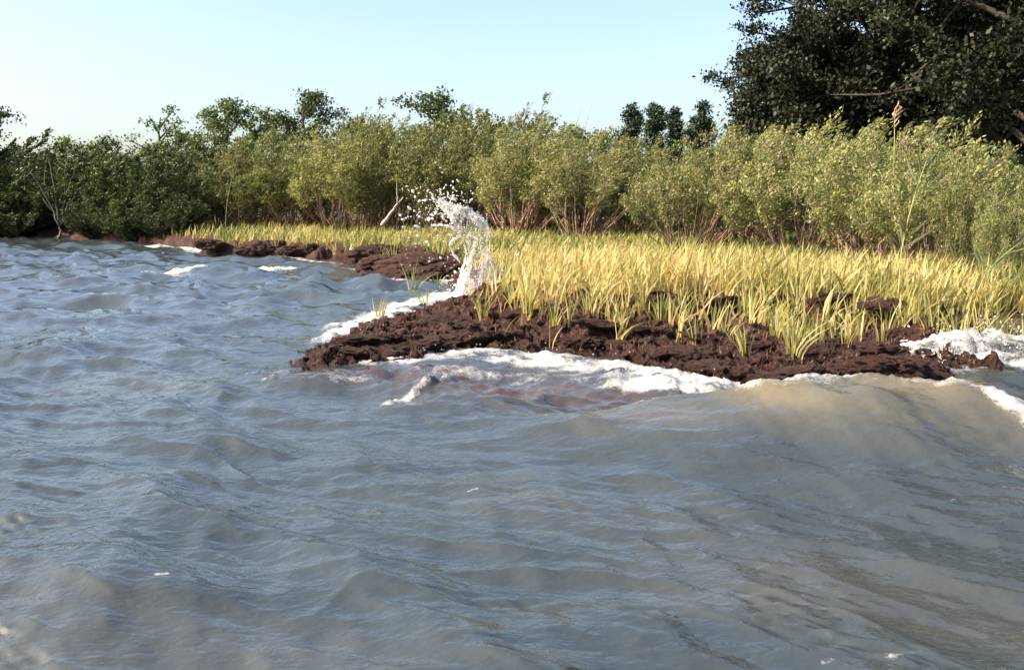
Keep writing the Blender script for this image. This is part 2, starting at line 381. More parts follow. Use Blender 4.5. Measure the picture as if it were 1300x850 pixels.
# ------------------------------------------------------------------ water
rng = np.random.default_rng(7)
u = np.linspace(0, 1, 390)
radii = np.concatenate([np.linspace(0.4, 2.6, 10)[:-1], 1 / (1 / 2.6 + u * (1 / 14.0 - 1 / 2.6)), np.geomspace(14, 60, 150)[1:], np.geomspace(60, 160, 8)[1:]])
x0, y0, R, F = polar(radii, 31.5, 590, [33, 35, 38, 42, 48, 56, 66, 80, 100, 130, 180])
spacing = np.maximum(R * math.radians(63 / 590), np.interp(R, radii, np.gradient(radii)) * 0.4)
dPw = poly_sd(x0, y0, P)
open_w = smooth((0.15 - dPw) / 1.3)                     # 1 out on the water, 0 on the land
Hx = np.zeros_like(x0); Hy = np.zeros_like(x0); H = np.zeros_like(x0)
NW = 120
lam = np.geomspace(0.11, 3.4, NW)
for i, L in enumerate(lam):
    th = math.radians(62) + rng.normal() * math.radians(30)
    kx, ky = math.cos(th), math.sin(th); kk = 2 * math.pi / L
    amp = 0.0094 * L ** 1.10 * (1 + 0.15 * min(1, max(0, (L - 0.7) / 0.6)))
    if L > 1.5: amp *= (1.5 / L) ** 1.6
    amp *= rng.uniform(0.5, 1.4)
    ph = kk * (kx * x0 + ky * y0) + rng.uniform(0, 6.283) + 0.9 * noise2(x0 / (L * 4) + i, y0 / (L * 4) - i, 70 + i % 9) * 1.6
    A = amp * smooth((L / spacing - 1.6) / 1.6)
    s, c_ = np.sin(ph), np.cos(ph)
    H += A * s; q = 0.75 * A
    Hx += q * kx * c_; Hy += q * ky * c_
ca, sa_ = math.cos(math.radians(-24)), math.sin(math.radians(-24))
ru, rv = ca * x0 + sa_ * y0, -sa_ * x0 + ca * y0
wrp = 0.5 * noise2(x0 * 0.9, y0 * 0.9, 81)
ridge = np.clip(1 - np.abs(noise2(ru * 0.45 + wrp, rv * 0.95 + wrp, 82)) * 2.2, 0, 1) ** 2
ridge2 = np.clip(1 - np.abs(noise2(ru * 0.75 + 0.6 * wrp, rv * 2.7 + wrp, 83)) * 2.6, 0, 1) ** 2.5
H += 0.030 * ridge * smooth((noise2(x0 * 0.4, y0 * 0.4, 84) + 0.5) / 0.8) + 0.030 * ridge2 * smooth((noise2(x0 * 0.7 + 7, y0 * 0.7, 85) + 0.2) / 0.7) * smooth((16 - R) / 6)
gust = 0.75 + 0.35 * noise2(x0 * 0.23 + 3, y0 * 0.23, 91)
near = 0.55 + 0.4 * smooth((R - 3.0) / 5.0)
rip = np.zeros_like(H)
for i, L in enumerate((0.055, 0.065, 0.078, 0.092, 0.11, 0.13)):
    th = math.radians(72 + (-26, 18, -8, 30, 6, -16)[i]); kk = 2 * math.pi / L
    rip += 0.0062 * (L / 0.08) * np.sin(kk * (math.cos(th) * x0 + math.sin(th) * y0) + 2.5 * noise2(x0 * 3 + i, y0 * 3, 60 + i)) * smooth((L / spacing - 1.6) / 1.6)
streak = smooth((noise2(ru * 0.9 + wrp, rv * 3.0 + wrp, 86) - 0.18) / 0.22) * smooth((noise2(x0 * 0.5 + 2, y0 * 0.5, 87) + 0.25) / 0.4)
H += rip * (0.06 + 1.0 * streak) * smooth((9 - R) / 4)
H -= 0.012 * streak * smooth((9 - R) / 4)
H *= open_w * gust * near; Hx *= open_w * gust * near; Hy *= open_w * gust * near

def zone(pts, width, z0=0.0):                            # soft band round a polyline given in pixels
    w = [G(a, b, z0)[:2] for a, b in pts]
    d, par, s = line_near(x0, y0, w)
    return np.exp(-(d / width) ** 2)
# the breaker that rolls on to the bank
cr = [(640, 556, .0), (700, 540, .03), (760, 524, .09), (850, 506, .18), (960, 491, .27), (1080, 487, .32), (1200, 489, .32), (1290, 512, .27), (1420, 545, .2), (1600, 570, .1)]
cw_ = [G(*c) for c in cr]
cx_ = np.array([c[0] for c in cw_]); cy_ = np.array([c[1] for c in cw_]); ch_ = np.array([c[2] for c in cr])
gx = np.linspace(cx_[0] - 3, cx_[-1] + 3, 600); ker = np.hanning(61); ker /= ker.sum()
gy = np.convolve(np.pad(np.interp(gx, cx_, cy_), 30, mode='edge'), ker, 'valid'); gh = np.convolve(np.pad(np.interp(gx, cx_, ch_, left=0, right=0.1), 30, mode='edge'), ker, 'valid')
s = y0 - np.interp(x0, gx, gy); hh = np.interp(x0, gx, gh) * smooth((y0 - 1.5) / 1.5)
s2 = s + 0.10 * noise2(x0 * 1.6, y0 * 0.6, 95)
prof = np.where(s2 > 0, np.exp(-(s2 / 0.26) ** 2), 0.35 * np.exp(-(s2 / 0.45) ** 2) + 0.65 * np.exp(-(s2 / 1.15) ** 2))
edge = 1.0
stri = noise2(x0 * 5.0 + 1.2 * s, s * 0.9, 94) * 0.5 + noise2(x0 * 11 + 2.4 * s, s * 1.6, 93) * 0.25
H = H * (1 - 0.25 * prof * edge) + 0.016 * stri * np.exp(-((s2 + 0.5) / 0.7) ** 2) * hh / 0.3 + hh * prof * edge * (1 + 0.12 * noise2(x0 * 2.2, y0 * 2.2, 96))
H -= 0.06 * np.exp(-((s2 + 2.1) / 0.8) ** 2) * edge * hh / 0.3
# water washing over the sunken shelf
sh = np.maximum(zone([(420, 482), (500, 476), (580, 478)], 0.38), zone([(600, 500), (680, 505), (760, 505)], 0.55))
H += 0.07 * sh * (1 + 0.5 * fbm2(x0 * 3, y0 * 3, 97, 3)) + 0.018 * sh * fbm2(x0 * 4, y0 * 8, 98, 3)
silt = np.clip(sh * 1.1 * (0.75 + 0.5 * fbm2(x0 * 4, y0 * 6, 99, 3)), 0, 1)
thin = np.clip(np.exp(-((s2 + 0.15) / 0.40) ** 2) * hh / 0.3 * (0.75 + 0.5 * noise2(x0 * 2.4 + s, s * 1.2, 92)), 0, 1)  # light glowing through the breaker's crest, painted as a tan tint
thin = np.maximum(thin, 0.14 * smooth((noise2(x0 * 0.5 + 4, y0 * 0.8, 90) - 0.05) / 0.5) * smooth((12 - R) / 5))  # plus faint brownish patches scattered over the nearer water

foam = np.zeros_like(x0)
def add_foam(g): 
    global foam
    foam = np.maximum(foam, g)
add_foam(1.25 * zone([(200, 346), (275, 343), (355, 340)], 0.42) )
add_foam(1.1 * zone([(195, 313), (235, 316), (262, 320)], 0.5))
add_foam(0.8 * zone([(330, 327), (390, 331), (440, 336), (480, 351), (535, 359)], 0.30))
add_foam(0.95 * zone([(500, 458), (560, 450), (620, 450), (690, 459), (760, 470)], 0.46))
add_foam(1.0 * zone([(690, 456), (760, 468), (830, 478), (900, 488)], 0.46))
add_foam(1.1 * zone([(790, 494), (860, 500), (910, 498)], 0.30))
add_foam(1.1 * zone([(420, 432), (448, 418), (470, 412)], 0.3))
add_foam(1.15 * zone([(455, 416), (505, 397), (550, 384), (606, 374)], 0.5))
add_foam(0.9 * zone([(560, 356), (600, 364), (620, 374)], 0.5))
add_foam(0.95 * zone([(490, 520), (535, 507), (578, 494)], 0.07))
add_foam(0.62 * zone([(450, 490), (540, 480), (640, 480), (740, 490)], 0.35))
for a, b_ in ((330, 468), (345, 472), (322, 480), (338, 490), (360, 478)): add_foam(0.75 * zone([(a - 7, b_), (a + 7, b_)], 0.06))
add_foam(1.05 * zone([(1125, 448), (1180, 444), (1240, 442), (1300, 444), (1420, 450)], 0.55))
add_foam(1.15 * zone([(1195, 462), (1250, 458), (1330, 462)], 0.55))
add_foam(0.75 * zone([(930, 482), (1000, 492), (1100, 494)], 0.3))
crest = np.exp(-((s2 - 0.06) / 0.19) ** 2) * edge * smooth((hh - 0.2) / 0.08)
add_foam(0.95 * crest)
lip = [G(a, b_, .25)[:2] for a, b_ in ((1195, 493), (1240, 503), (1290, 520), (1330, 530))]
d, _, _ = line_near(x0, y0, lip); add_foam(0.95 * np.exp(-(d / 0.10) ** 2))
for a, b_, w_ in ((1062, 815, .03), (1132, 832, .035), (1048, 835, .018), (1155, 838, .02), (1085, 640, .02), (1205, 643, .02), (1045, 672, .018), (595, 626, .02), (212, 746, .02), (123, 750, .02)):
    add_foam(0.66 * zone([(a - 6, b_), (a + 6, b_ - 2)], w_ * 1.1))
lump = fbm2(x0 * 5, y0 * 5, 101, 4, 0.6)
tall = 1.4 * zone([(1200, 446), (1260, 440), (1340, 442)], 0.35)
H += np.clip(foam - 0.35, 0, 1) * (0.05 + 0.05 * lump) * (R < 40) * smooth((R - 4.5) / 1.0) + 0.085 * tall * (0.8 + 0.55 * noise2(x0 * 2.1, y0 * 2.1, 104) + 0.22 * lump)
crestbreak = foam * (0.78 + 0.42 * fbm2(x0 * 1.6 + 0.4 * y0, y0 * 3.4, 103, 5, 0.68))
foam = np.clip(np.where(foam > 0.05, crestbreak, 0), 0, 1)
Z = H - 0.008 * (1 - open_w)
V = np.stack([x0 + Hx, y0 + Hy, Z], 1)
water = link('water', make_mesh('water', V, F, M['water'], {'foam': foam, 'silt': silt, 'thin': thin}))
tag(water, 'choppy silty blue-grey water breaking in foam on the bank', kind='structure')

# ------------------------------------------------------------------ grass
def blades(name, px, py, pz, h, w, lean_x, lean_y, tint, mat, rng, seg=3):
    N = len(px)
    a = rng.uniform(0, 6.283, N)
    sx, sy = np.cos(a), np.sin(a)
    ts = np.linspace(0, 1, seg + 1)
    rows = []; tn = []
    for i, t in enumerate(ts):
        cx = px + lean_x * h * t ** 1.8; cy = py + lean_y * h * t ** 1.8
        cz = pz - 0.03 + (h + 0.03) * (t - 0.32 * (lean_x ** 2 + lean_y ** 2) * t * t)
        ww = w * (1 - 0.35 * t) * 0.5
        if i < seg:
            rows.append(np.stack([cx - sx * ww, cy - sy * ww, cz], 1)); rows.append(np.stack([cx + sx * ww, cy + sy * ww, cz], 1))
            tt = np.clip(tint + 0.16 * (0.35 - t), 0, 1); tn += [tt, tt]
        else:
            rows.append(np.stack([cx, cy, cz], 1)); tn.append(np.clip(tint - 0.1, 0, 1))
    V = np.stack(rows, 1).reshape(-1, 3); nv = 2 * seg + 1
    base = np.arange(N)[:, None] * nv
    q = np.concatenate([base + np.array([2 * i, 2 * i + 1, 2 * i + 3, 2 * i + 2]) for i in range(seg - 1)])
    t3 = base + np.array([2 * seg - 2, 2 * seg - 1, 2 * seg])
    return make_mesh(name, V, [q, t3], mat, {'tint': np.stack(tn, 1).ravel()}, shade=False)

def scatter(n, xr, yr, rng):
    return rng.uniform(*xr, n), rng.uniform(*yr, n)
rng = np.random.default_rng(21)
# meadow: sample in a fan so that it reaches past both sides of the view
n = 330000
yy = 9.0 + (40 - 9.0) * rng.uniform(0, 1, n) ** 1.35
xx = rng.uniform(-0.60, 0.75, n) * yy
z, peat, dP, dQ = land(xx, yy, False)
patch = fbm2(xx * 0.55, yy * 0.55, 111, 3)
clump = fbm2(xx * 2.2, yy * 2.2, 112, 2)
edge_p = smooth((dQ + 0.05 + 0.55 * clump) / 0.5)
edge_p = np.maximum(edge_p, 0.5 * smooth((clump - 0.12) / 0.35) * smooth((dQ + 1.7) / 0.6) * smooth((xx - 0.2) / 0.8))
dens = edge_p * (0.3 + 0.7 * smooth((clump + 0.6) / 0.9))
keep = rng.uniform(0, 1, n) < dens * np.where(yy > 26, 0.55, 1.0) * 0.38
keep &= (dP > 0.1) & ~((yy > 24) & (xx / yy * FPX + 650 < 200))
xx, yy, z, patch, clump, dQ = [v[keep] for v in (xx, yy, z, patch, clump, dQ)]
N = len(xx)
h = rng.uniform(0.18, 0.48, N) * (1 + 0.42 * clump) * (0.75 + 0.25 * smooth(dQ / 0.8)) * (1 - 0.28 * smooth((yy - 11.5) / 3))
right = smooth((xx - 2.0) / 5.0)
tint = np.clip(0.61 + 0.32 * patch - 0.34 * right - 0.28 * smooth((yy - 13) / 6) + rng.normal(0, 0.19, N), 0.02, 1)
lx = rng.normal(0.24, 0.32, N) + 0.28 * fbm2(xx * 1.3, yy * 1.3, 113, 2); ly = rng.normal(0.0, 0.28, N) + 0.25 * fbm2(xx * 1.3, yy * 1.3, 114, 2)
grass = link('marsh_grass', blades('marsh_grass', xx, yy, z, h, rng.uniform(0.012, 0.025, N) * (1 + yy / 40), lx, ly, tint, M['grass'], rng))
tag(grass, 'golden green marsh grass bending in the wind across the bank', kind='stuff')

def hit(px, py):                            # first point of the ground that the pixel's ray meets
    d_ = ray(px, py); t = np.linspace(5.5, 45, 1600) / d_[1]
    lx_, ly_, lz_ = d_[0] * t, d_[1] * t, EYE + d_[2] * t
    zg = land(lx_, ly_)[0]; k_ = int(np.argmax(np.maximum(zg, 0.0) >= lz_))
    return np.array([lx_[k_], ly_[k_], max(zg[k_], 0.0)])
# tufts that stand apart on the bare peat ledge
def tuft_proto(seed, n, hgt):
    r = np.random.default_rng(seed)
    a = r.uniform(0, 6.283, n); rr = r.uniform(0, 0.07, n)
    h = r.uniform(0.55, 1.0, n) * hgt
    spread = r.uniform(0.1, 0.75, n)
    return blades('grass_tuft', rr * np.cos(a), rr * np.sin(a), np.zeros(n), h, r.uniform(0.010, 0.017, n), spread * np.cos(a) + 0.2, spread * np.sin(a), np.clip(r.normal(0.45, 0.2, n), 0, 1), M['tuft'], r, 4)
tprot = [tuft_proto(300 + i, 9 + 3 * (i % 4), 0.26 + 0.035 * i) for i in range(6)]
tuft_px = [(540, 388), (480, 405), (612, 402), (705, 415), (722, 418), (780, 420), (792, 405), (835, 408), (842, 398), (870, 412), (905, 415), (920, 420), (935, 436),
           (955, 405), (972, 412), (985, 428), (1000, 415), (1012, 398), (1022, 425), (1035, 430), (1050, 405), (1060, 432), (1075, 440), (1082, 425), (1096, 418), (1110, 412),
           (1128, 420), (1140, 400), (1150, 415), (1165, 410), (1180, 418), (1195, 425), (1212, 428), (1228, 432), (1245, 430), (1262, 428), (1280, 430), (1296, 432), (1032, 448), (1008, 452),
           (655, 398), (672, 392), (690, 400), (745, 398), (760, 404), (815, 392), (865, 395), (890, 400), (1065, 412), (1120, 436), (1010, 440), (945, 450), (882, 440)]
rr = random.Random(5)
for i, (a, b_) in enumerate(tuft_px):
    g = hit(a, b_); zz = g[2]
    o = link('grass_tuft', tprot[i % 6]); o.location = (g[0], g[1], zz - 0.01); o.rotation_euler = (0, 0, rr.uniform(0, 6.28))
    s_ = rr.uniform(0.8, 1.25); o.scale = (s_, s_, s_)
    tag(o, 'small tuft of yellow-green grass rooted in the bare peat ledge', 'grass tuft', 'grass tufts on the front peat ledge')
for i, (a, b_) in enumerate([(440, 312), (455, 318), (482, 322), (500, 318), (498, 332), (535, 330), (548, 322), (560, 330), (555, 362), (525, 372), (350, 316), (390, 318), (300, 318), (425, 322)]):
    g = hit(a, b_); zz = g[2]
    o = link('grass_tuft', tprot[(i * 5 + 2) % 6]); o.location = (g[0], g[1], max(zz, 0) - 0.01); o.rotation_euler = (0, 0, rr.uniform(0, 6.28))
    s_ = rr.uniform(1.0, 1.5); o.scale = (s_, s_, s_)
    tag(o, 'small grass tuft on the dark peat beyond the splash', 'grass tuft', 'grass tufts on the farther peat bank')

# ------------------------------------------------------------------ peat blocks
def ico(sub):
    t = (1 + 5 ** 0.5) / 2
    v = [(-1, t, 0), (1, t, 0), (-1, -t, 0), (1, -t, 0), (0, -1, t), (0, 1, t), (0, -1, -t), (0, 1, -t), (t, 0, -1), (t, 0, 1), (-t, 0, -1), (-t, 0, 1)]
    f = [(0, 11, 5), (0, 5, 1), (0, 1, 7), (0, 7, 10), (0, 10, 11), (1, 5, 9), (5, 11, 4), (11, 10, 2), (10, 7, 6), (7, 1, 8), (3, 9, 4), (3, 4, 2), (3, 2, 6), (3, 6, 8), (3, 8, 9), (4, 9, 5), (2, 4, 11), (6, 2, 10), (8, 6, 7), (9, 8, 1)]
    v = [np.array(a) / np.linalg.norm(a) for a in v]
    for _ in range(sub):
        cache = {}; nf = []
        def mid(a, b):
            k_ = (min(a, b), max(a, b))
            if k_ not in cache:
                m_ = v[a] + v[b]; v.append(m_ / np.linalg.norm(m_)); cache[k_] = len(v) - 1
            return cache[k_]
        for a, b, c in f:
            ab, bc_, ca = mid(a, b), mid(b, c), mid(c, a)
            nf += [(a, ab, ca), (b, bc_, ab), (c, ca, bc_), (ab, bc_, ca)]
        f = nf
    return np.array(v), np.array(f)
IV, IF = ico(4)
def block_proto(seed):
    v = IV * np.array([1, 0.75, 0.5])
    v = np.sign(v) * np.abs(v) ** 0.85
    d_ = 1 + 0.30 * fbm3(v * 1.7 + seed * 3.1, seed, 3) + 0.16 * fbm3(v * 6 + seed, seed + 9, 4, 0.65)
    v = v * d_[:, None]
    return make_mesh('peat_block', v, IF, M['peat'], {'peat': np.ones(len(v)), 'wet': np.clip(0.5 - v[:, 2] * 0.8, 0, 1)})
bprot = [block_proto(i) for i in range(5)]
blk = [(1130, 470, .30), (1085, 472, .24), (1160, 468, .2), (1010, 478, .22), (975, 482, .18), (935, 474, .14), (905, 466, .16), (1040, 452, .2), (880, 452, .16), (850, 450, .14),
       (790, 442, .16), (735, 436, .18), (700, 430, .14), (640, 428, .2), (590, 432, .18), (540, 440, .22), (490, 448, .2), (456, 452, .15), (520, 418, .2), (570, 408, .22),
       (610, 400, .18), (660, 406, .16), (760, 418, .2), (830, 425, .18), (890, 430, .16), (960, 440, .18), (1110, 445, .16), (460, 432, .2), (500, 430, .18), (1050, 385, .2), (960, 384, .2), (910, 386, .22), (1120, 395, .2), (1000, 388, .16), (790, 385, .16)]
for i, (a, b_, s_) in enumerate(blk):
    g = hit(a, b_); zz = g[2]
    o = link('peat_block', bprot[i % 5]); o.location = (g[0], g[1], max(zz, 0) + 0.02 * s_)
    o.rotation_euler = (rr.uniform(-.2, .2), rr.uniform(-.2, .2), rr.uniform(-.6, .6) + (math.pi if i % 2 else 0)); o.scale = (s_, s_, s_ * rr.uniform(0.35, 0.6))
    tag(o, 'rough brown clod of root-bound peat along the front ledge', 'peat clod', 'peat clods on the front ledge')
for i, (a, b_, s_) in enumerate([(455, 330, .3), (490, 338, .35), (520, 340, .4), (550, 340, .35), (475, 322, .3), (535, 325, .3), (330, 318, .35), (380, 320, .3), (565, 350, .3), (505, 350, .3), (270, 314, .3)]):
    g = hit(a, b_); zz = g[2]
    o = link('peat_block', bprot[(i * 3) % 5]); o.location = (g[0], g[1], max(zz, 0) + 0.12 * s_)
    o.rotation_euler = (rr.uniform(-.2, .2), rr.uniform(-.2, .2), rr.uniform(-.6, .6)); o.scale = (s_ * 1.4, s_, s_ * 0.8)
    tag(o, 'dark wet peat clod on the bank beyond the splash', 'peat clod', 'peat clods on the farther bank')
# root fibres sticking out of the peat
rng = np.random.default_rng(31)
n = 130000
yy = np.where(rng.uniform(0, 1, n) < 0.72, rng.uniform(7.2, 13, n), rng.uniform(13, 33, n)); xx = rng.uniform(-0.40, 0.56, n) * yy
z, peat, dP, dQ = land(xx, yy)
k = (peat > 0.5) & (z > 0.05) & (rng.uniform(0, 1, n) < 0.8)
xx, yy, z = xx[k], yy[k], z[k]; N = len(xx)
fib = link('peat_roots', blades('peat_roots', xx, yy, z, rng.uniform(0.015, 0.055, N) * (0.7 + yy / 22), rng.uniform(0.004, 0.010, N) * (0.6 + yy / 18), rng.normal(0, .8, N), rng.normal(-.2, .8, N), rng.uniform(0, 1, N),
      leaf_material('root_fibre', [(0, (0.05, 0.024, 0.017)), (0.6, (0.17, 0.085, 0.058)), (1, (0.36, 0.21, 0.14))], 0.1, 0.8, 0.2, 0), rng, 2))
tag(fib, 'matted brown root fibres bristling from the peat', kind='stuff')

# ------------------------------------------------------------------ shrubs
EXT = {}
def shrub(seed, height, width, leafmat, n_stem=24, twigs=9, per=34, leaf=0.062, bare=0.34, wood='twig', spire=0.0):
    rng = np.random.default_rng(seed)
    T = Tubes(); LP = []; LD = []; LT = []
    for s_ in range(n_stem):
        az = rng.uniform(0, 6.283); k_ = math.sqrt(rng.uniform(0, 1))
        out_ = width * 0.5 * k_
        top = height * (1 - 0.50 * k_ ** 2) * rng.uniform(0.80, 1.0) * (1 + (spire * rng.uniform(0, 1) if k_ < 0.5 else 0))
        b0 = np.array([math.cos(az), math.sin(az), 0]) * rng.uniform(0.02, 0.22)
        t = np.linspace(0, 1, 7)
        prof = t ** 0.85
        pts = np.stack([b0[0] + math.cos(az) * out_ * prof + 0.12 * height * t ** 2 * 0.6, b0[1] + math.sin(az) * out_ * prof, top * t ** 1.05 - 0.06], 1)
        pts[1:] += rng.normal(0, 0.035, (6, 3)) * np.array([1, 1, 0.4])
        T.add(pts, 0.017 * (height / 3) * (1 - t) ** 1.5 + 0.003, 4)
        for w_ in range(twigs):
            tt = bare + (1 - bare) * (w_ + rng.uniform(0, 1)) / twigs
            i = min(int(tt * 6), 5); q0 = pts[i] + (pts[i + 1] - pts[i]) * (tt * 6 - i)
            a2 = az + rng.normal(0, 1.3); el = rng.uniform(0.35, 1.25)
            L = rng.uniform(0.22, 0.52) * (height / 3) * (1.15 - 0.5 * tt)
            dr = np.array([math.cos(a2) * math.cos(el) + 0.18, math.sin(a2) * math.cos(el), math.sin(el)])
            q1 = q0 + dr * L * 0.55; q2 = q0 + dr * L + np.array([0.04, 0, 0.08]) * L
            T.add([q0, q1, q2], [0.006, 0.004, 0.002], 3)
            u_ = rng.uniform(0.05, 1.05, per) ** 0.8
            p = q0 + (q2 - q0) * u_[:, None] + rng.normal(0, 0.045, (per, 3))
            d_ = rnd_dir(rng, per) * 0.65 + dr * 0.8 + np.array([0.38, 0, 0.32])
            LP.append(p); LD.append(d_)
            shade = rng.normal(0.0, 0.08)
            tn = 0.47 + shade + rng.normal(0, 0.14, per) + 0.2 * (tt - 0.6)
            tn = np.where(rng.uniform(0, 1, per) < 0.018, 1.0, np.clip(tn, 0, 0.93))
            LT.append(tn)
        q0 = pts[-1] - np.array([0, 0, 0.06]); Ls = rng.uniform(0.08, 0.26) * height / 3      # feathery leading shoot
        dr = np.array([rng.normal(0.42, 0.15), rng.normal(0, 0.12), 1.0]); q2 = q0 + dr * Ls
        T.add([q0, (q0 + q2) / 2, q2], [0.005, 0.004, 0.002], 3)
        n_ = int(per * 0.9); u_ = rng.uniform(0, 1, n_)
        LP.append(q0 + (q2 - q0) * u_[:, None] + rng.normal(0, 0.016, (n_, 3)) * (1.5 - u_)[:, None]); LD.append(rnd_dir(rng, n_) * 0.55 + dr * 0.75)
        LT.append(np.clip(0.58 + rng.normal(0, 0.15, n_), 0, 0.93))
        if s_ % 2 == 0:                           # bare side shoots low down
            for _ in range(2):
                i = rng.integers(1, 3); q0 = pts[i]
                q1 = q0 + np.array([math.cos(az) * 0.15 + rng.normal(0, .1), math.sin(az) * 0.15 + rng.normal(0, .1), rng.uniform(0.35, 0.7)])
                T.add([q0, (q0 + q1) / 2 + rng.normal(0, .02, 3), q1], [0.007, 0.005, 0.002], 3)
    p = np.concatenate(LP); d_ = np.concatenate(LD); N = len(p)
    l = leaf * rng.uniform(0.65, 1.25, N)
    root = link('marsh_shrub', None)
    link('stems', T.mesh('stems', M[wood]), root)
    link('foliage', leaf_mesh('foliage', p, d_, l, l * rng.uniform(0.28, 0.44, N), np.concatenate(LT), M[leafmat], rng), root)
    EXT[root.name] = (float(np.percentile(p[:, 2], 99.85)), width)
    return root
def keyed(*a, **k):
    r = shrub(*a, **k); return r, EXT[r.name]
protos = {
    'a': keyed(1, 2.6, 2.5, 'shrub_pale', 30, 9, 50, 0.062, 0.46, spire=0.1),
    'b': keyed(2, 2.6, 2.4, 'shrub', 30, 10, 50, 0.058, 0.28, spire=0.1),
    'c': keyed(3, 2.6, 2.2, 'shrub_pale', 28, 10, 50, 0.060, 0.38, spire=0.1),
    'd': keyed(4, 3.8, 2.6, 'shrub', 32, 12, 38, 0.080, 0.26, spire=0.22),
    'e': keyed(5, 3.8, 2.8, 'shrub', 32, 12, 38, 0.085, 0.34, spire=0.10),
    'f': keyed(6, 3.8, 2.6, 'shrub_pale', 34, 10, 38, 0.080, 0.48, spire=0.15),
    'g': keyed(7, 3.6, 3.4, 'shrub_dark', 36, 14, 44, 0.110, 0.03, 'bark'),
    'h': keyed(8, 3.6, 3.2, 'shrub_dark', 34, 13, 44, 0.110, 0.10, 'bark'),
}
used = set()
THICK = 'shrub deep in the thicket, its top showing over the front row'
def put(pr, px, Y, top, wpx, label=THICK, group='shrubs of the thicket', name='marsh_shrub', sink=0.0):
    b_ = AT(px, 250, Y)
    zg = float(land(np.array([b_[0]]), np.array([Y]), False)[0][0])
    zg = max(zg, 0.0) - sink
    zt = AT(px, top, Y)[2]
    src, (ph_, pw_) = protos[pr]
    if pr in used: o = copy_tree(src)
    else: o = src; used.add(pr)
    sz = (zt - zg) / ph_; sw = (wpx / FPX * Y) / pw_
    o.location = (b_[0], Y, zg); o.scale = (sw, sw, sz); o.rotation_euler = (0, 0, rr.choice([-0.25, 0.1, 0.3, -0.1]))
    o.name = name
    tag(o, label, 'shrub', group)
    return o
FRONT = 'rounded yellow-green shrub with bare reddish stems at the edge of the golden grass'
# the right-hand clump that stands out into the meadow
put('a', 880, 18.3, 165, 185, 'pale windblown shrub with fanned bare stems, standing foremost in the golden grass', None)
CL = {1118: 'yellow-green shrub with the straight plumed reed standing before it', 1190: 'yellow-green shrub behind the leaning leafy reed', 1240: 'shrub of the clump next to its lowest, shaded end', 940: 'yellow-green shrub right beside the pale foremost shrub'}
for pr, px, Y, top, w_ in (('c', 940, 19.0, 162, 200), ('a', 1022, 17.2, 158, 230), ('c', 1118, 15.0, 154, 240), ('a', 1190, 13.6, 164, 220), ('b', 1240, 12.6, 190, 150), ('b', 1075, 19.0, 160, 200), ('c', 985, 20.5, 162, 200), ('b', 1160, 17.0, 162, 200)):
    put(pr, px, Y, top, w_, CL.get(px, 'yellow-green shrub in the clump in front of the big dark tree'), 'shrubs in front of the dark tree')
put('b', 1272, 11.7, 232, 100, 'lowest shrub at the shaded end of the clump below the dark tree', None)
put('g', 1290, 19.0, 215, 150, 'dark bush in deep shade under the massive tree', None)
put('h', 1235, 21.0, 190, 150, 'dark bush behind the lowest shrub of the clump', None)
# the long thicket
TL = {275: 'shrub where the thicket meets the dark far-bank bushes', 312: 'green shrub behind the tall leafy reed of the far bank', 505: 'green shrub behind the leaning pale stake', 605: 'green shrub right behind the splash', 658: 'shrub with a fan of bare reddish stems beside the splash', 800: 'thicket shrub next to the pale foremost shrub'}
for pr, px, Y, top, w_ in (('d', 312, 33, 166, 160), ('e', 372, 32, 162, 150), ('f', 432, 30.5, 156, 170), ('e', 505, 30, 152, 150), ('d', 552, 29, 136, 150),
        ('e', 605, 28.5, 146, 140), ('f', 658, 25.5, 152, 180), ('f', 738, 24, 166, 170), ('e', 800, 25.5, 180, 140), ('f', 275, 33.5, 186, 100)):
    put(pr, px, Y, top, w_, TL.get(px, 'leafy green shrub along the front of the thicket behind the marsh grass'), 'shrubs along the front of the thicket')
for pr, px, Y, top, w_ in (('e', 330, 37, 170, 150), ('d', 400, 36, 165, 150), ('e', 480, 35, 150, 150), ('d', 570, 34, 142, 160), ('e', 640, 31, 150, 150), ('d', 690, 30, 160, 140), ('e', 750, 29, 172, 140), ('d', 800, 29, 176, 140), ('e', 850, 28, 180, 150), ('d', 920, 27, 172, 150), ('e', 990, 26, 175, 150), ('e', 1060, 25, 172, 160), ('e', 1140, 24, 175, 160)):
    put(pr, px, Y, top, w_)
put('d', 458, 29.5, 128, 110, 'tall upright shrub with a spiky top rising left of the splash', None)
put('d', 665, 26.8, 122, 110, 'tallest spiky shrub of the thicket, above the bare reddish stems', None)
# the shaded bank at the far left
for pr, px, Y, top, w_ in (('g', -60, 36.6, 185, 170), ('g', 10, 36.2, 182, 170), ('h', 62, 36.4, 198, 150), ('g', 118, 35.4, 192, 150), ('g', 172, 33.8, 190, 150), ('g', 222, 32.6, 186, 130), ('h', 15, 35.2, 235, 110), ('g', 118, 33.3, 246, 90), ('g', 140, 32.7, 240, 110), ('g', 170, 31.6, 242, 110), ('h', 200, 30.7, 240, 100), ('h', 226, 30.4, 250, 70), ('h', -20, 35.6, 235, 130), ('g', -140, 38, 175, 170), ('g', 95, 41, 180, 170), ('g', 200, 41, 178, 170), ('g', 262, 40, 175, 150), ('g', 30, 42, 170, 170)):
    put(pr, px, Y, top, w_, 'dark shaded bush overhanging the water along the far bank', 'dark bushes along the far bank')

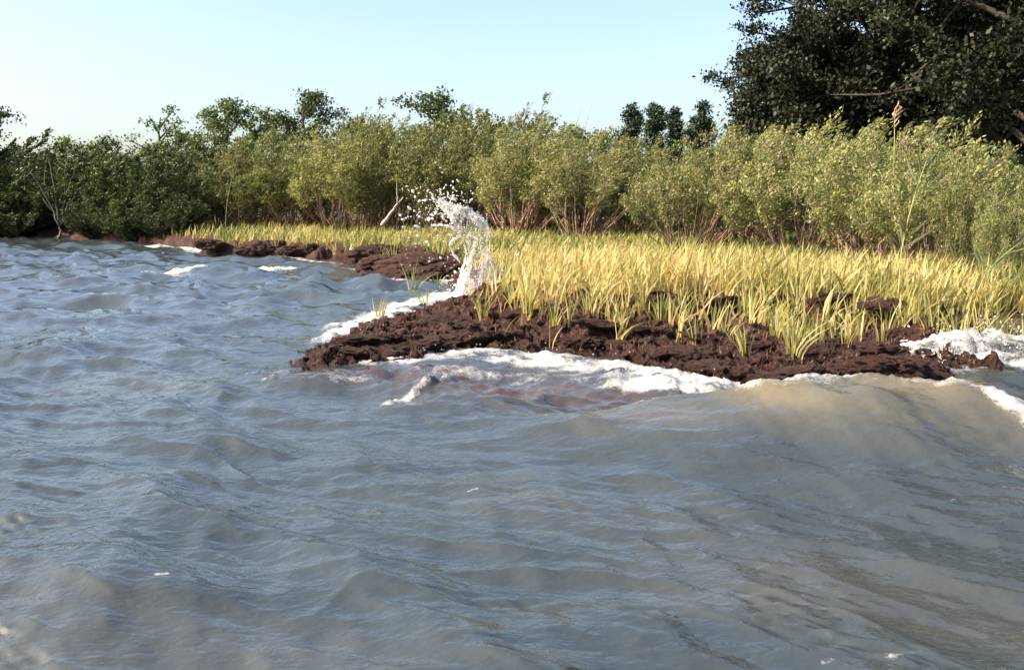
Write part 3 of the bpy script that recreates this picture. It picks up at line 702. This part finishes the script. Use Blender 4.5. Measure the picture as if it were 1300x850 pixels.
# ------------------------------------------------------------------ trees
def tree(name, seed, base, height, crown_r, crown_lo, leafmat, n_limb=14, sub=6, tw=6, per=26, leaf=0.13, clump=0.38, squash=0.8, droop=0.0, lean=(0, 0), bark='bark'):
    rng = np.random.default_rng(seed)
    T = Tubes(); LP = []; LD = []; LT = []
    tk = np.linspace(0, 1, 8)
    trunk = np.stack([lean[0] * tk ** 2 + rng.normal(0, 0.01, 8) * height, lean[1] * tk ** 2 + rng.normal(0, 0.01, 8) * height, height * 0.93 * tk - 0.15], 1)
    trunk[0, :2] = 0
    T.add(trunk, height * 0.024 * (1 - 0.88 * tk) + 0.01, 8)
    cz = (crown_lo + height) / 2; ch = (height - crown_lo) / 2
    for i in range(n_limb):
        f = (i + rng.uniform(0, 1)) / n_limb
        hz = max(crown_lo * 0.75, 0.3) + (height * 0.9 - crown_lo * 0.75) * f
        ti = min(hz / (height * 0.93), 0.999) * 7; k_ = int(ti); q0 = trunk[k_] + (trunk[k_ + 1] - trunk[k_]) * (ti - k_)
        az = i * 2.4 + rng.normal(0, 0.4)
        # aim at the crown's shell
        e_ = np.clip((hz + ch * 0.35 - cz) / ch, -0.95, 0.97); rad = crown_r * math.sqrt(1 - e_ * e_) * rng.uniform(0.75, 1.05)
        q2 = np.array([trunk[k_][0] + math.cos(az) * rad, trunk[k_][1] + math.sin(az) * rad, cz + e_ * ch + rng.normal(0, 0.06) * ch - droop * rad])
        qm = (q0 + q2) / 2 + np.array([0, 0, 0.10 * rad]) + rng.normal(0, 0.05, 3) * rad
        t = np.linspace(0, 1, 7)[:, None]
        limb = (1 - t) ** 2 * q0 + 2 * t * (1 - t) * qm + t ** 2 * q2
        T.add(limb, height * 0.009 * (1 - 0.85 * t[:, 0]) + 0.006, 5)
        for j in range(sub):
            u_ = 0.3 + 0.7 * (j + rng.uniform(0, 1)) / sub
            m_ = min(int(u_ * 6), 5); b0 = limb[m_] + (limb[m_ + 1] - limb[m_]) * (u_ * 6 - m_)
            dr = rnd_dir(rng, 1)[0] * np.array([1, 1, squash]) + (limb[m_ + 1] - limb[m_]) / (np.linalg.norm(limb[m_ + 1] - limb[m_]) + 1e-6) * 0.7
            L = rng.uniform(0.16, 0.34) * crown_r
            b1 = b0 + dr * L
            T.add([b0, (b0 + b1) / 2 + rng.normal(0, 0.05, 3) * L, b1], [0.004 * height * (1.2 - u_ * .6), 0.003 * height, 0.006], 4)
            for w_ in range(tw):
                c0 = b0 + (b1 - b0) * rng.uniform(0.3, 1.0)
                c1 = c0 + rnd_dir(rng, 1)[0] * np.array([1, 1, 0.7]) * rng.uniform(0.4, 1.0) * clump * 1.3
                T.add([c0, c1], [0.008, 0.003], 3)
                p = c1 + rng.normal(0, 1, (per, 3)) * clump * np.array([0.55, 0.55, 0.32])
                LP.append(p); LD.append(rnd_dir(rng, per) + np.array([0.1, 0, 0.1]))
                LT.append(np.clip(0.5 + rng.normal(0, 0.12) + rng.normal(0, 0.2, per), 0, 1))
    p = np.concatenate(LP); d_ = np.concatenate(LD); N = len(p); l = leaf * rng.uniform(0.65, 1.3, N)
    root = link(name, None); root.location = base
    link('trunk', T.mesh('trunk', M[bark]), root)
    link('crown', leaf_mesh('crown', p, d_, l, l * rng.uniform(0.5, 0.8, N), np.concatenate(LT), M[leafmat], rng, 1.6), root)
    return root
def base_at(px, Y):
    b_ = AT(px, 250, Y); return (b_[0], Y, max(0, float(land(np.array([b_[0]]), np.array([float(Y)]), False)[0][0])))
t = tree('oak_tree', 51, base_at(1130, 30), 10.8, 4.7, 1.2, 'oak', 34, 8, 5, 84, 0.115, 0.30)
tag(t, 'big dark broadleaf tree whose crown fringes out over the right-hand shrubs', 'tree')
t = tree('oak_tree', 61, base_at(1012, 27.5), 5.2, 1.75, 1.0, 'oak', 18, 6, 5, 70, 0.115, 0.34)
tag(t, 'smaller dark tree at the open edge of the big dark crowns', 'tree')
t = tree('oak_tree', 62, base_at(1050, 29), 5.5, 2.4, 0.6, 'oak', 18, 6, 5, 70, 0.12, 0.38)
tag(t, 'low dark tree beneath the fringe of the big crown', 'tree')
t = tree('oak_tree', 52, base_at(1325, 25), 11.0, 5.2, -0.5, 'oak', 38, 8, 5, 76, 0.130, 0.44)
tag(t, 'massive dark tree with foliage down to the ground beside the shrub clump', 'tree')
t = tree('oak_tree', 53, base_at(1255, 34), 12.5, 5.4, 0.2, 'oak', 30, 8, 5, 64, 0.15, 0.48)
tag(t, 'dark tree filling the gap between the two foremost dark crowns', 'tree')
for i, (tx, ty, hh_) in enumerate(((-27.5, 37.6, 8.5), (-31.0, 36.2, 10.0), (-36.0, 39.0, 10.0), (-34.0, 44.0, 11.0), (-31.5, 48.0, 9.0))):
    t = tree('oak_tree', 160, (tx, ty, 0.2), hh_, 3.8, 0.5, 'oak', 20, 6, 5, 34, 0.24, 0.55) if i == 0 else copy_tree(shade_tree)
    if i == 0: shade_tree = t
    t.location = (tx, ty, 0.2); t.rotation_euler = (0, 0, i * 1.3); t.scale = (1, 1, hh_ / 8.5)
    tag(t, 'tall dark tree shading the end of the far bank', 'tree', 'trees shading the far bank')
t = tree('broadleaf_tree', 54, base_at(388, 55), 6.8, 1.75, 2.6, 'far_tree', 12, 6, 4, 24, 0.16, 0.32)
tag(t, 'round-topped tree poking above the thicket skyline', 'tree')
t = tree('broadleaf_tree', 55, base_at(290, 52), 6.0, 1.5, 1.5, 'far_tree', 12, 5, 4, 24, 0.16, 0.30)
tag(t, 'dark ragged-topped tree behind the thicket, beside the round-topped one', 'tree')
t = tree('broadleaf_tree', 56, base_at(205, 50), 5.5, 1.5, 2.0, 'far_tree', 9, 4, 3, 9, 0.15, 0.26)
tag(t, 'thin see-through tree above the dark far-bank bushes', 'tree')
t = tree('broadleaf_tree', 57, base_at(-25, 45), 5.6, 1.7, 1.5, 'far_tree', 12, 6, 4, 26, 0.16, 0.34)
tag(t, 'bushy tree over the far end of the shaded bank', 'tree')
t = tree('broadleaf_tree', 58, base_at(560, 45), 4.9, 2.6, 1.0, 'far_tree', 14, 6, 4, 26, 0.16, 0.36)
tag(t, 'broad domed tree just showing over the middle of the thicket', 'tree')
t = tree('broadleaf_tree', 59, base_at(335, 56), 5.6, 1.2, 2.0, 'far_tree', 10, 5, 4, 20, 0.16, 0.30)
tag(t, 'small tree between the round-topped and the ragged-topped tree', 'tree')
for i, (px, top, Y, r_) in enumerate(((799, 134, 58, 0.45), (829, 131, 56, 0.6), (856, 138, 60, 0.4), (887, 133, 57, 0.75))):
    b_ = base_at(px, Y); hh_ = AT(px, top, Y)[2] - b_[2]
    t = tree('pine_tree', 80 + i, b_, hh_, r_, 2.2, 'pine', 20, 4, 4, 20, 0.16, 0.20, 0.6, 0.1)
    tag(t, 'small dark pine on the skyline beside the big dark tree', 'tree', 'small pines on the skyline')
wood = []
for i, (px, top, Y, w_) in enumerate(((-150, 175, 60, 3), (120, 186, 62, 3.4), (240, 178, 62, 3.2), (460, 165, 64, 3.4), (640, 165, 62, 3.4), (720, 176, 60, 3.4), (770, 178, 64, 3.2), (920, 172, 62, 3.4), (1000, 170, 60, 3.2))):
    b_ = base_at(px, Y); hh_ = AT(px, top, Y)[2] - b_[2]
    if i < 3: wood.append((tree('broadleaf_tree', 120 + i, b_, hh_, w_, 0.6, 'far_tree', 12, 5, 4, 24, 0.2, 0.42), hh_)); t = wood[-1][0]
    else: t = copy_tree(wood[i % 3][0]); t.location = b_; t.rotation_euler = (0, 0, i * 0.9); t.scale = (1, 1, hh_ / wood[i % 3][1])
    tag(t, 'low dark tree of the wood hidden behind the thicket', 'tree', 'trees of the wood behind')

# ------------------------------------------------------------------ reeds, dead wood
def reed(px, y0_, y1_, Y, bend, plume, label, leaves=0):
    a = AT(px, y0_, Y); b_ = AT(px + bend, y1_, Y)
    zg = max(0.0, float(land(np.array([a[0]]), np.array([float(Y)]), False)[0][0])); a[2] = min(a[2], zg)
    t = np.linspace(0, 1, 8)[:, None]
    pts = a + (b_ - a) * t; pts[:, 0] = a[0] + (b_[0] - a[0]) * (t[:, 0] ** 1.8)
    root = link('reed', None); root.location = a
    T = Tubes(); T.add(pts - a, 0.011 - 0.006 * t[:, 0], 5); link('stalk', T.mesh('stalk', M['reed']), root)
    rg = np.random.default_rng(int(px))
    if plume:
        T = Tubes(); top = pts[-1] - a
        for _ in range(14):
            o_ = top - np.array([0, 0, rg.uniform(0, 0.28)])
            T.add([o_, o_ + np.array([rg.normal(0.02, .03), rg.normal(0, .03), 0.07]), o_ + np.array([rg.normal(0.05, .05), rg.normal(0, .04), 0.12])], [.005, .008, .002], 4)
        link('plume', T.mesh('plume', M['plume']), root)
    if leaves:
        n = leaves; u_ = rg.uniform(0.15, 0.95, n); p = np.array([np.interp(u_, t[:, 0], (pts - a)[:, k]) for k in range(3)]).T
        d_ = np.stack([rg.normal(0.35, 0.4, n), rg.normal(0, 0.4, n), rg.uniform(0.3, 1.0, n)], 1)
        link('leaves', leaf_mesh('leaves', p, d_, rg.uniform(0.3, 0.6, n), rg.uniform(0.02, 0.035, n), rg.uniform(0.0, 0.35, n), M['shrub_pale'], rg), root)
    tag(root, label, 'reed')
reed(1133, 300, 138, 13.8, 3, True, 'straight tall reed with a brown plume above the right-hand shrubs')
reed(1142, 318, 205, 12.2, 34, False, 'leaning leafy green reed in front of the dark hollow in the shrubs', 26)
reed(286, 290, 205, 30, 14, False, 'tall leafy reed at the shrubs above the far grassy bank', 14)
reed(705, 240, 136, 26, 34, False, 'thin slanting reed bent by the wind above the thicket')
reed(722, 240, 130, 26, 30, False, 'thin slanting reed with a higher tip beside the other bent reed')
reed(1235, 350, 308, 10.6, 60, False, 'arching reed low in front of the shaded shrub', 18)
def deadwood(name, base_px, Y, zoff, branches, mat, label, cat, r0):
    a = AT(base_px[0], base_px[1], Y)
    root = link(name, None); root.location = a
    for k_, (pts, sc) in enumerate(branches):
        P3 = np.array([AT(q[0], q[1], Y + q[2]) for q in pts]) - a
        t = np.linspace(0, 1, 12); src = np.linspace(0, 1, len(P3))
        pp = np.stack([np.interp(t, src, P3[:, c_]) for c_ in range(3)], 1)
        rg = np.random.default_rng(k_ + 400); pp[1:-1] += rg.normal(0, r0 * (0.5 if cat == 'dead shrub' else 0.12), (10, 3))
        T = Tubes(); T.add(pp, r0 * sc * (1 - 0.75 * t), 6)
        link('branch' if cat != 'stake' else ('post' if k_ == 0 else 'twig'), T.mesh('branch', M[mat]), root)
    tag(root, label, cat)
deadwood('dead_shrub', (76, 303), 34.0, 0, [
    ([(75, 303, 0), (77, 294, 0), (76, 284, 0)], 1.3),
    ([(76, 288, 0), (62, 255, -.3), (38, 218, -.6)], 1.0), ([(76, 288, 0), (70, 245, 0.1), (62, 205, 0.1)], .9), ([(76, 286, 0), (84, 245, 0.1), (96, 208, -.2)], .9),
    ([(78, 284, 0), (98, 258, -.2), (140, 250, -.5)], .8), ([(70, 270, -.1), (50, 248, -.3), (30, 240, -.5)], .7), ([(80, 270, -.1), (100, 240, -.3), (128, 226, -.4)], .7),
    ([(62, 250, -.2), (56, 230, -.2), (58, 208, -.2)], .5), ([(84, 250, -.1), (80, 228, -.1), (84, 206, -.2)], .5), ([(98, 256, -.2), (112, 240, -.3), (118, 215, -.4)], .5)],
    'dull_wood', 'bare grey branching dead bush against the dark far bank', 'dead shrub', 0.04)
deadwood('driftwood_stake', (487, 283), 22.5, 0, [([(485, 286, 0), (498, 268, 0), (512, 250, 0)], 1.0), ([(505, 258, 0), (504, 245, 0), (503, 226, 0)], .4)], 'grey_wood', 'pale broken stake leaning out of the far bank grass left of the splash', 'stake', 0.05)
deadwood('driftwood_stick', (186, 264), 34.2, 0, [([(184, 262, 0), (195, 268, 0), (204, 273, 0)], 1.0)], 'grey_wood', 'short pale stick lying in the dark bushes of the far bank', 'stick', 0.035)

# ------------------------------------------------------------------ the splash
SY = 13.6
sb = AT(604, 376, SY); sb[2] = 0.05
splash = link('wave_splash', None); splash.location = sb
tag(splash, 'burst of white water thrown up where a wave hits the bank', 'splash')
rows = [(575, 652, 385), (576, 648, 374), (580, 634, 362), (584, 626, 350), (587, 621, 338), (590, 619, 325), (590, 619, 312), (586, 620, 302), (580, 620, 292), (575, 619, 283), (571, 614, 275), (566, 604, 269), (561, 588, 263), (556, 572, 258), (552, 560, 253)]
ts = np.linspace(0, len(rows) - 1, 70); ra = np.array(rows, float)
L_ = np.interp(ts, np.arange(len(rows)), ra[:, 0]); R_ = np.interp(ts, np.arange(len(rows)), ra[:, 1]); Yp = np.interp(ts, np.arange(len(rows)), ra[:, 2])
na = 64; V = []; WH = []
for i in range(70):
    a, b_ = AT(L_[i], Yp[i], SY), AT(R_[i], Yp[i], SY)
    c = (a + b_) / 2; hw = (b_[0] - a[0]) / 2
    th = np.arange(na) * 2 * math.pi / na
    dep = 0.10 + 0.35 * hw
    V.append(np.stack([c[0] + hw * np.cos(th), c[1] + dep * np.sin(th), np.full(na, c[2])], 1))
    WH.append(np.full(na, 0.36 + 0.34 * abs(0.45 - i / 69) * 1.4) + 0.18 * np.abs(np.cos(th)) ** 3)
V = np.concatenate(V); WH = np.concatenate(WH)
nn_ = np.stack([fbm3(V * np.array([14, 14, 4]) + k_ * 31, 200 + k_, 3, 0.6) for k_ in range(3)], 1)
V = V + nn_ * np.array([0.032, 0.032, 0.03])
i, j = np.meshgrid(np.arange(69), np.arange(na), indexing='ij'); j2 = (j + 1) % na
F = np.stack([i * na + j, i * na + j2, (i + 1) * na + j2, (i + 1) * na + j], -1).reshape(-1, 4)
# holes torn in the sheet
hole = fbm3(V * np.array([6, 6, 6]) + 70, 230, 3) > 0.42
hole &= (V[:, 2] > 0.45)
F = F[~hole[F].any(1)]
link('water_sheet', make_mesh('water_sheet', V - sb, F, M['splash'], {'white': WH}), splash)
def strand(pts, r0, r1, seed):
    P3 = np.array([AT(q[0], q[1], SY + (q[2] if len(q) > 2 else 0)) for q in pts]) - sb
    t = np.linspace(0, 1, 26); src = np.linspace(0, 1, len(P3))
    pp = np.stack([np.interp(t, src, P3[:, c_]) for c_ in range(3)], 1)
    rg = np.random.default_rng(seed); pp += rg.normal(0, r0 * 0.15, pp.shape)
    rad = (r0 + (r1 - r0) * t) * (0.75 + 0.35 * np.sin(t * 21 + seed) * np.sin(t * 9))
    T = Tubes(); T.add(pp, rad, 8); me = T.mesh('strand', M['splash'])
    a = me.attributes.new('white', 'FLOAT', 'POINT'); a.data.foreach_set('value', np.full(len(me.vertices), 0.62, np.float32))
    link('water_strand', me, splash)
strand([(612, 288), (598, 276), (580, 268), (565, 260), (556, 254)], 0.04, 0.02, 1)
strand([(586, 296), (572, 288), (560, 286), (548, 286)], 0.035, 0.018, 2)
strand([(584, 300), (575, 304), (571, 312), (576, 322), (584, 333)], 0.025, 0.018, 3)
strand([(618, 318), (628, 338), (642, 352), (654, 362)], 0.03, 0.018, 4)
strand([(614, 330), (612, 350), (606, 370)], 0.03, 0.03, 5)
strand([(604, 306), (598, 330), (588, 372)], 0.03, 0.035, 6)
strand([(618, 330), (640, 372)], 0.02, 0.03, 7)
rg = np.random.default_rng(77)
dv1, df1 = ico(1); dv0, df0 = ico(0); V = []; F = []; cnt = 0
def drop(c, r):
    global cnt
    dv, df = (dv1, df1) if r > 0.012 else (dv0, df0)
    ax_ = rnd_dir(rg, 1)[0]; s_ = dv * r * rg.uniform(0.5, 1.3, 3); s_ = s_ + np.outer(s_ @ ax_, ax_) * rg.uniform(0, 1.6); V.append(s_ + c); F.append(df + cnt); cnt += len(dv)
for _ in range(300):
    a = rg.beta(2.0, 1.6); px = 505 + 85 * a + rg.normal(0, 4); py = 262 + rg.normal(0, 22) + (1 - a) * rg.uniform(-20, 60)
    drop(AT(px, py, SY + rg.normal(0, 0.25)) - sb, rg.choice([0.004, 0.006, 0.009, 0.014, 0.020], p=[.3, .3, .2, .14, .06]))
for _ in range(45): drop(AT(rg.uniform(540, 600), rg.uniform(240, 275), SY + rg.normal(0, .2)) - sb, rg.uniform(0.005, 0.014))
for _ in range(900):
    a = rg.uniform(0, 1); i = int(a * 69); drop(AT(rg.normal((L_[i] + R_[i]) / 2, (R_[i] - L_[i]) * 0.42), Yp[i] + rg.normal(0, 5), SY + rg.normal(0, .18)) - sb, rg.uniform(0.003, 0.010))
for _ in range(120): drop(AT(rg.uniform(560, 660), 372 - abs(rg.normal(0, 22)), SY + rg.normal(0, .25)) - sb, rg.uniform(0.005, 0.014))
for a, b_ in ((524, 243), (543, 242), (532, 245), (550, 252), (527, 250), (558, 256), (553, 270), (518, 275), (508, 273), (512, 288), (600, 300)): drop(AT(a, b_, SY) - sb, rg.uniform(0.014, 0.022))
spray = link('spray', make_mesh('spray', np.concatenate(V), np.concatenate(F), M['splash'], {'white': np.full(cnt, 1.0)}), splash); spray['kind'] = 'stuff'

# spray along the surf line
V = []; F = []; cnt = 0
for _ in range(420):
    px = rg.normal(1255, 42); w_ = G(px, rg.normal(446, 7), 0.05); w_[2] = 0.06 + abs(rg.normal(0, 0.12)); drop(w_, 0.002 + 0.007 * rg.uniform(0, 1) ** 3)
for _ in range(70):
    px = rg.uniform(500, 920); w_ = G(px, np.interp(px, [500, 620, 760, 920], [456, 446, 464, 490]) + rg.normal(0, 5), 0.03); w_[2] = 0.04 + abs(rg.normal(0, 0.05)); drop(w_, rg.uniform(0.002, 0.005))
for _ in range(80):
    px = rg.uniform(430, 560); w_ = G(px, np.interp(px, [430, 560], [428, 386]) + rg.normal(0, 4), 0.03); w_[2] = 0.04 + abs(rg.normal(0, 0.06)); drop(w_, rg.uniform(0.002, 0.005))
o = link('surf_spray', make_mesh('surf_spray', np.concatenate(V), np.concatenate(F), M['splash'], {'white': np.full(cnt, 1.0)}))
tag(o, 'fine white droplets leaping along the surf line', kind='stuff')
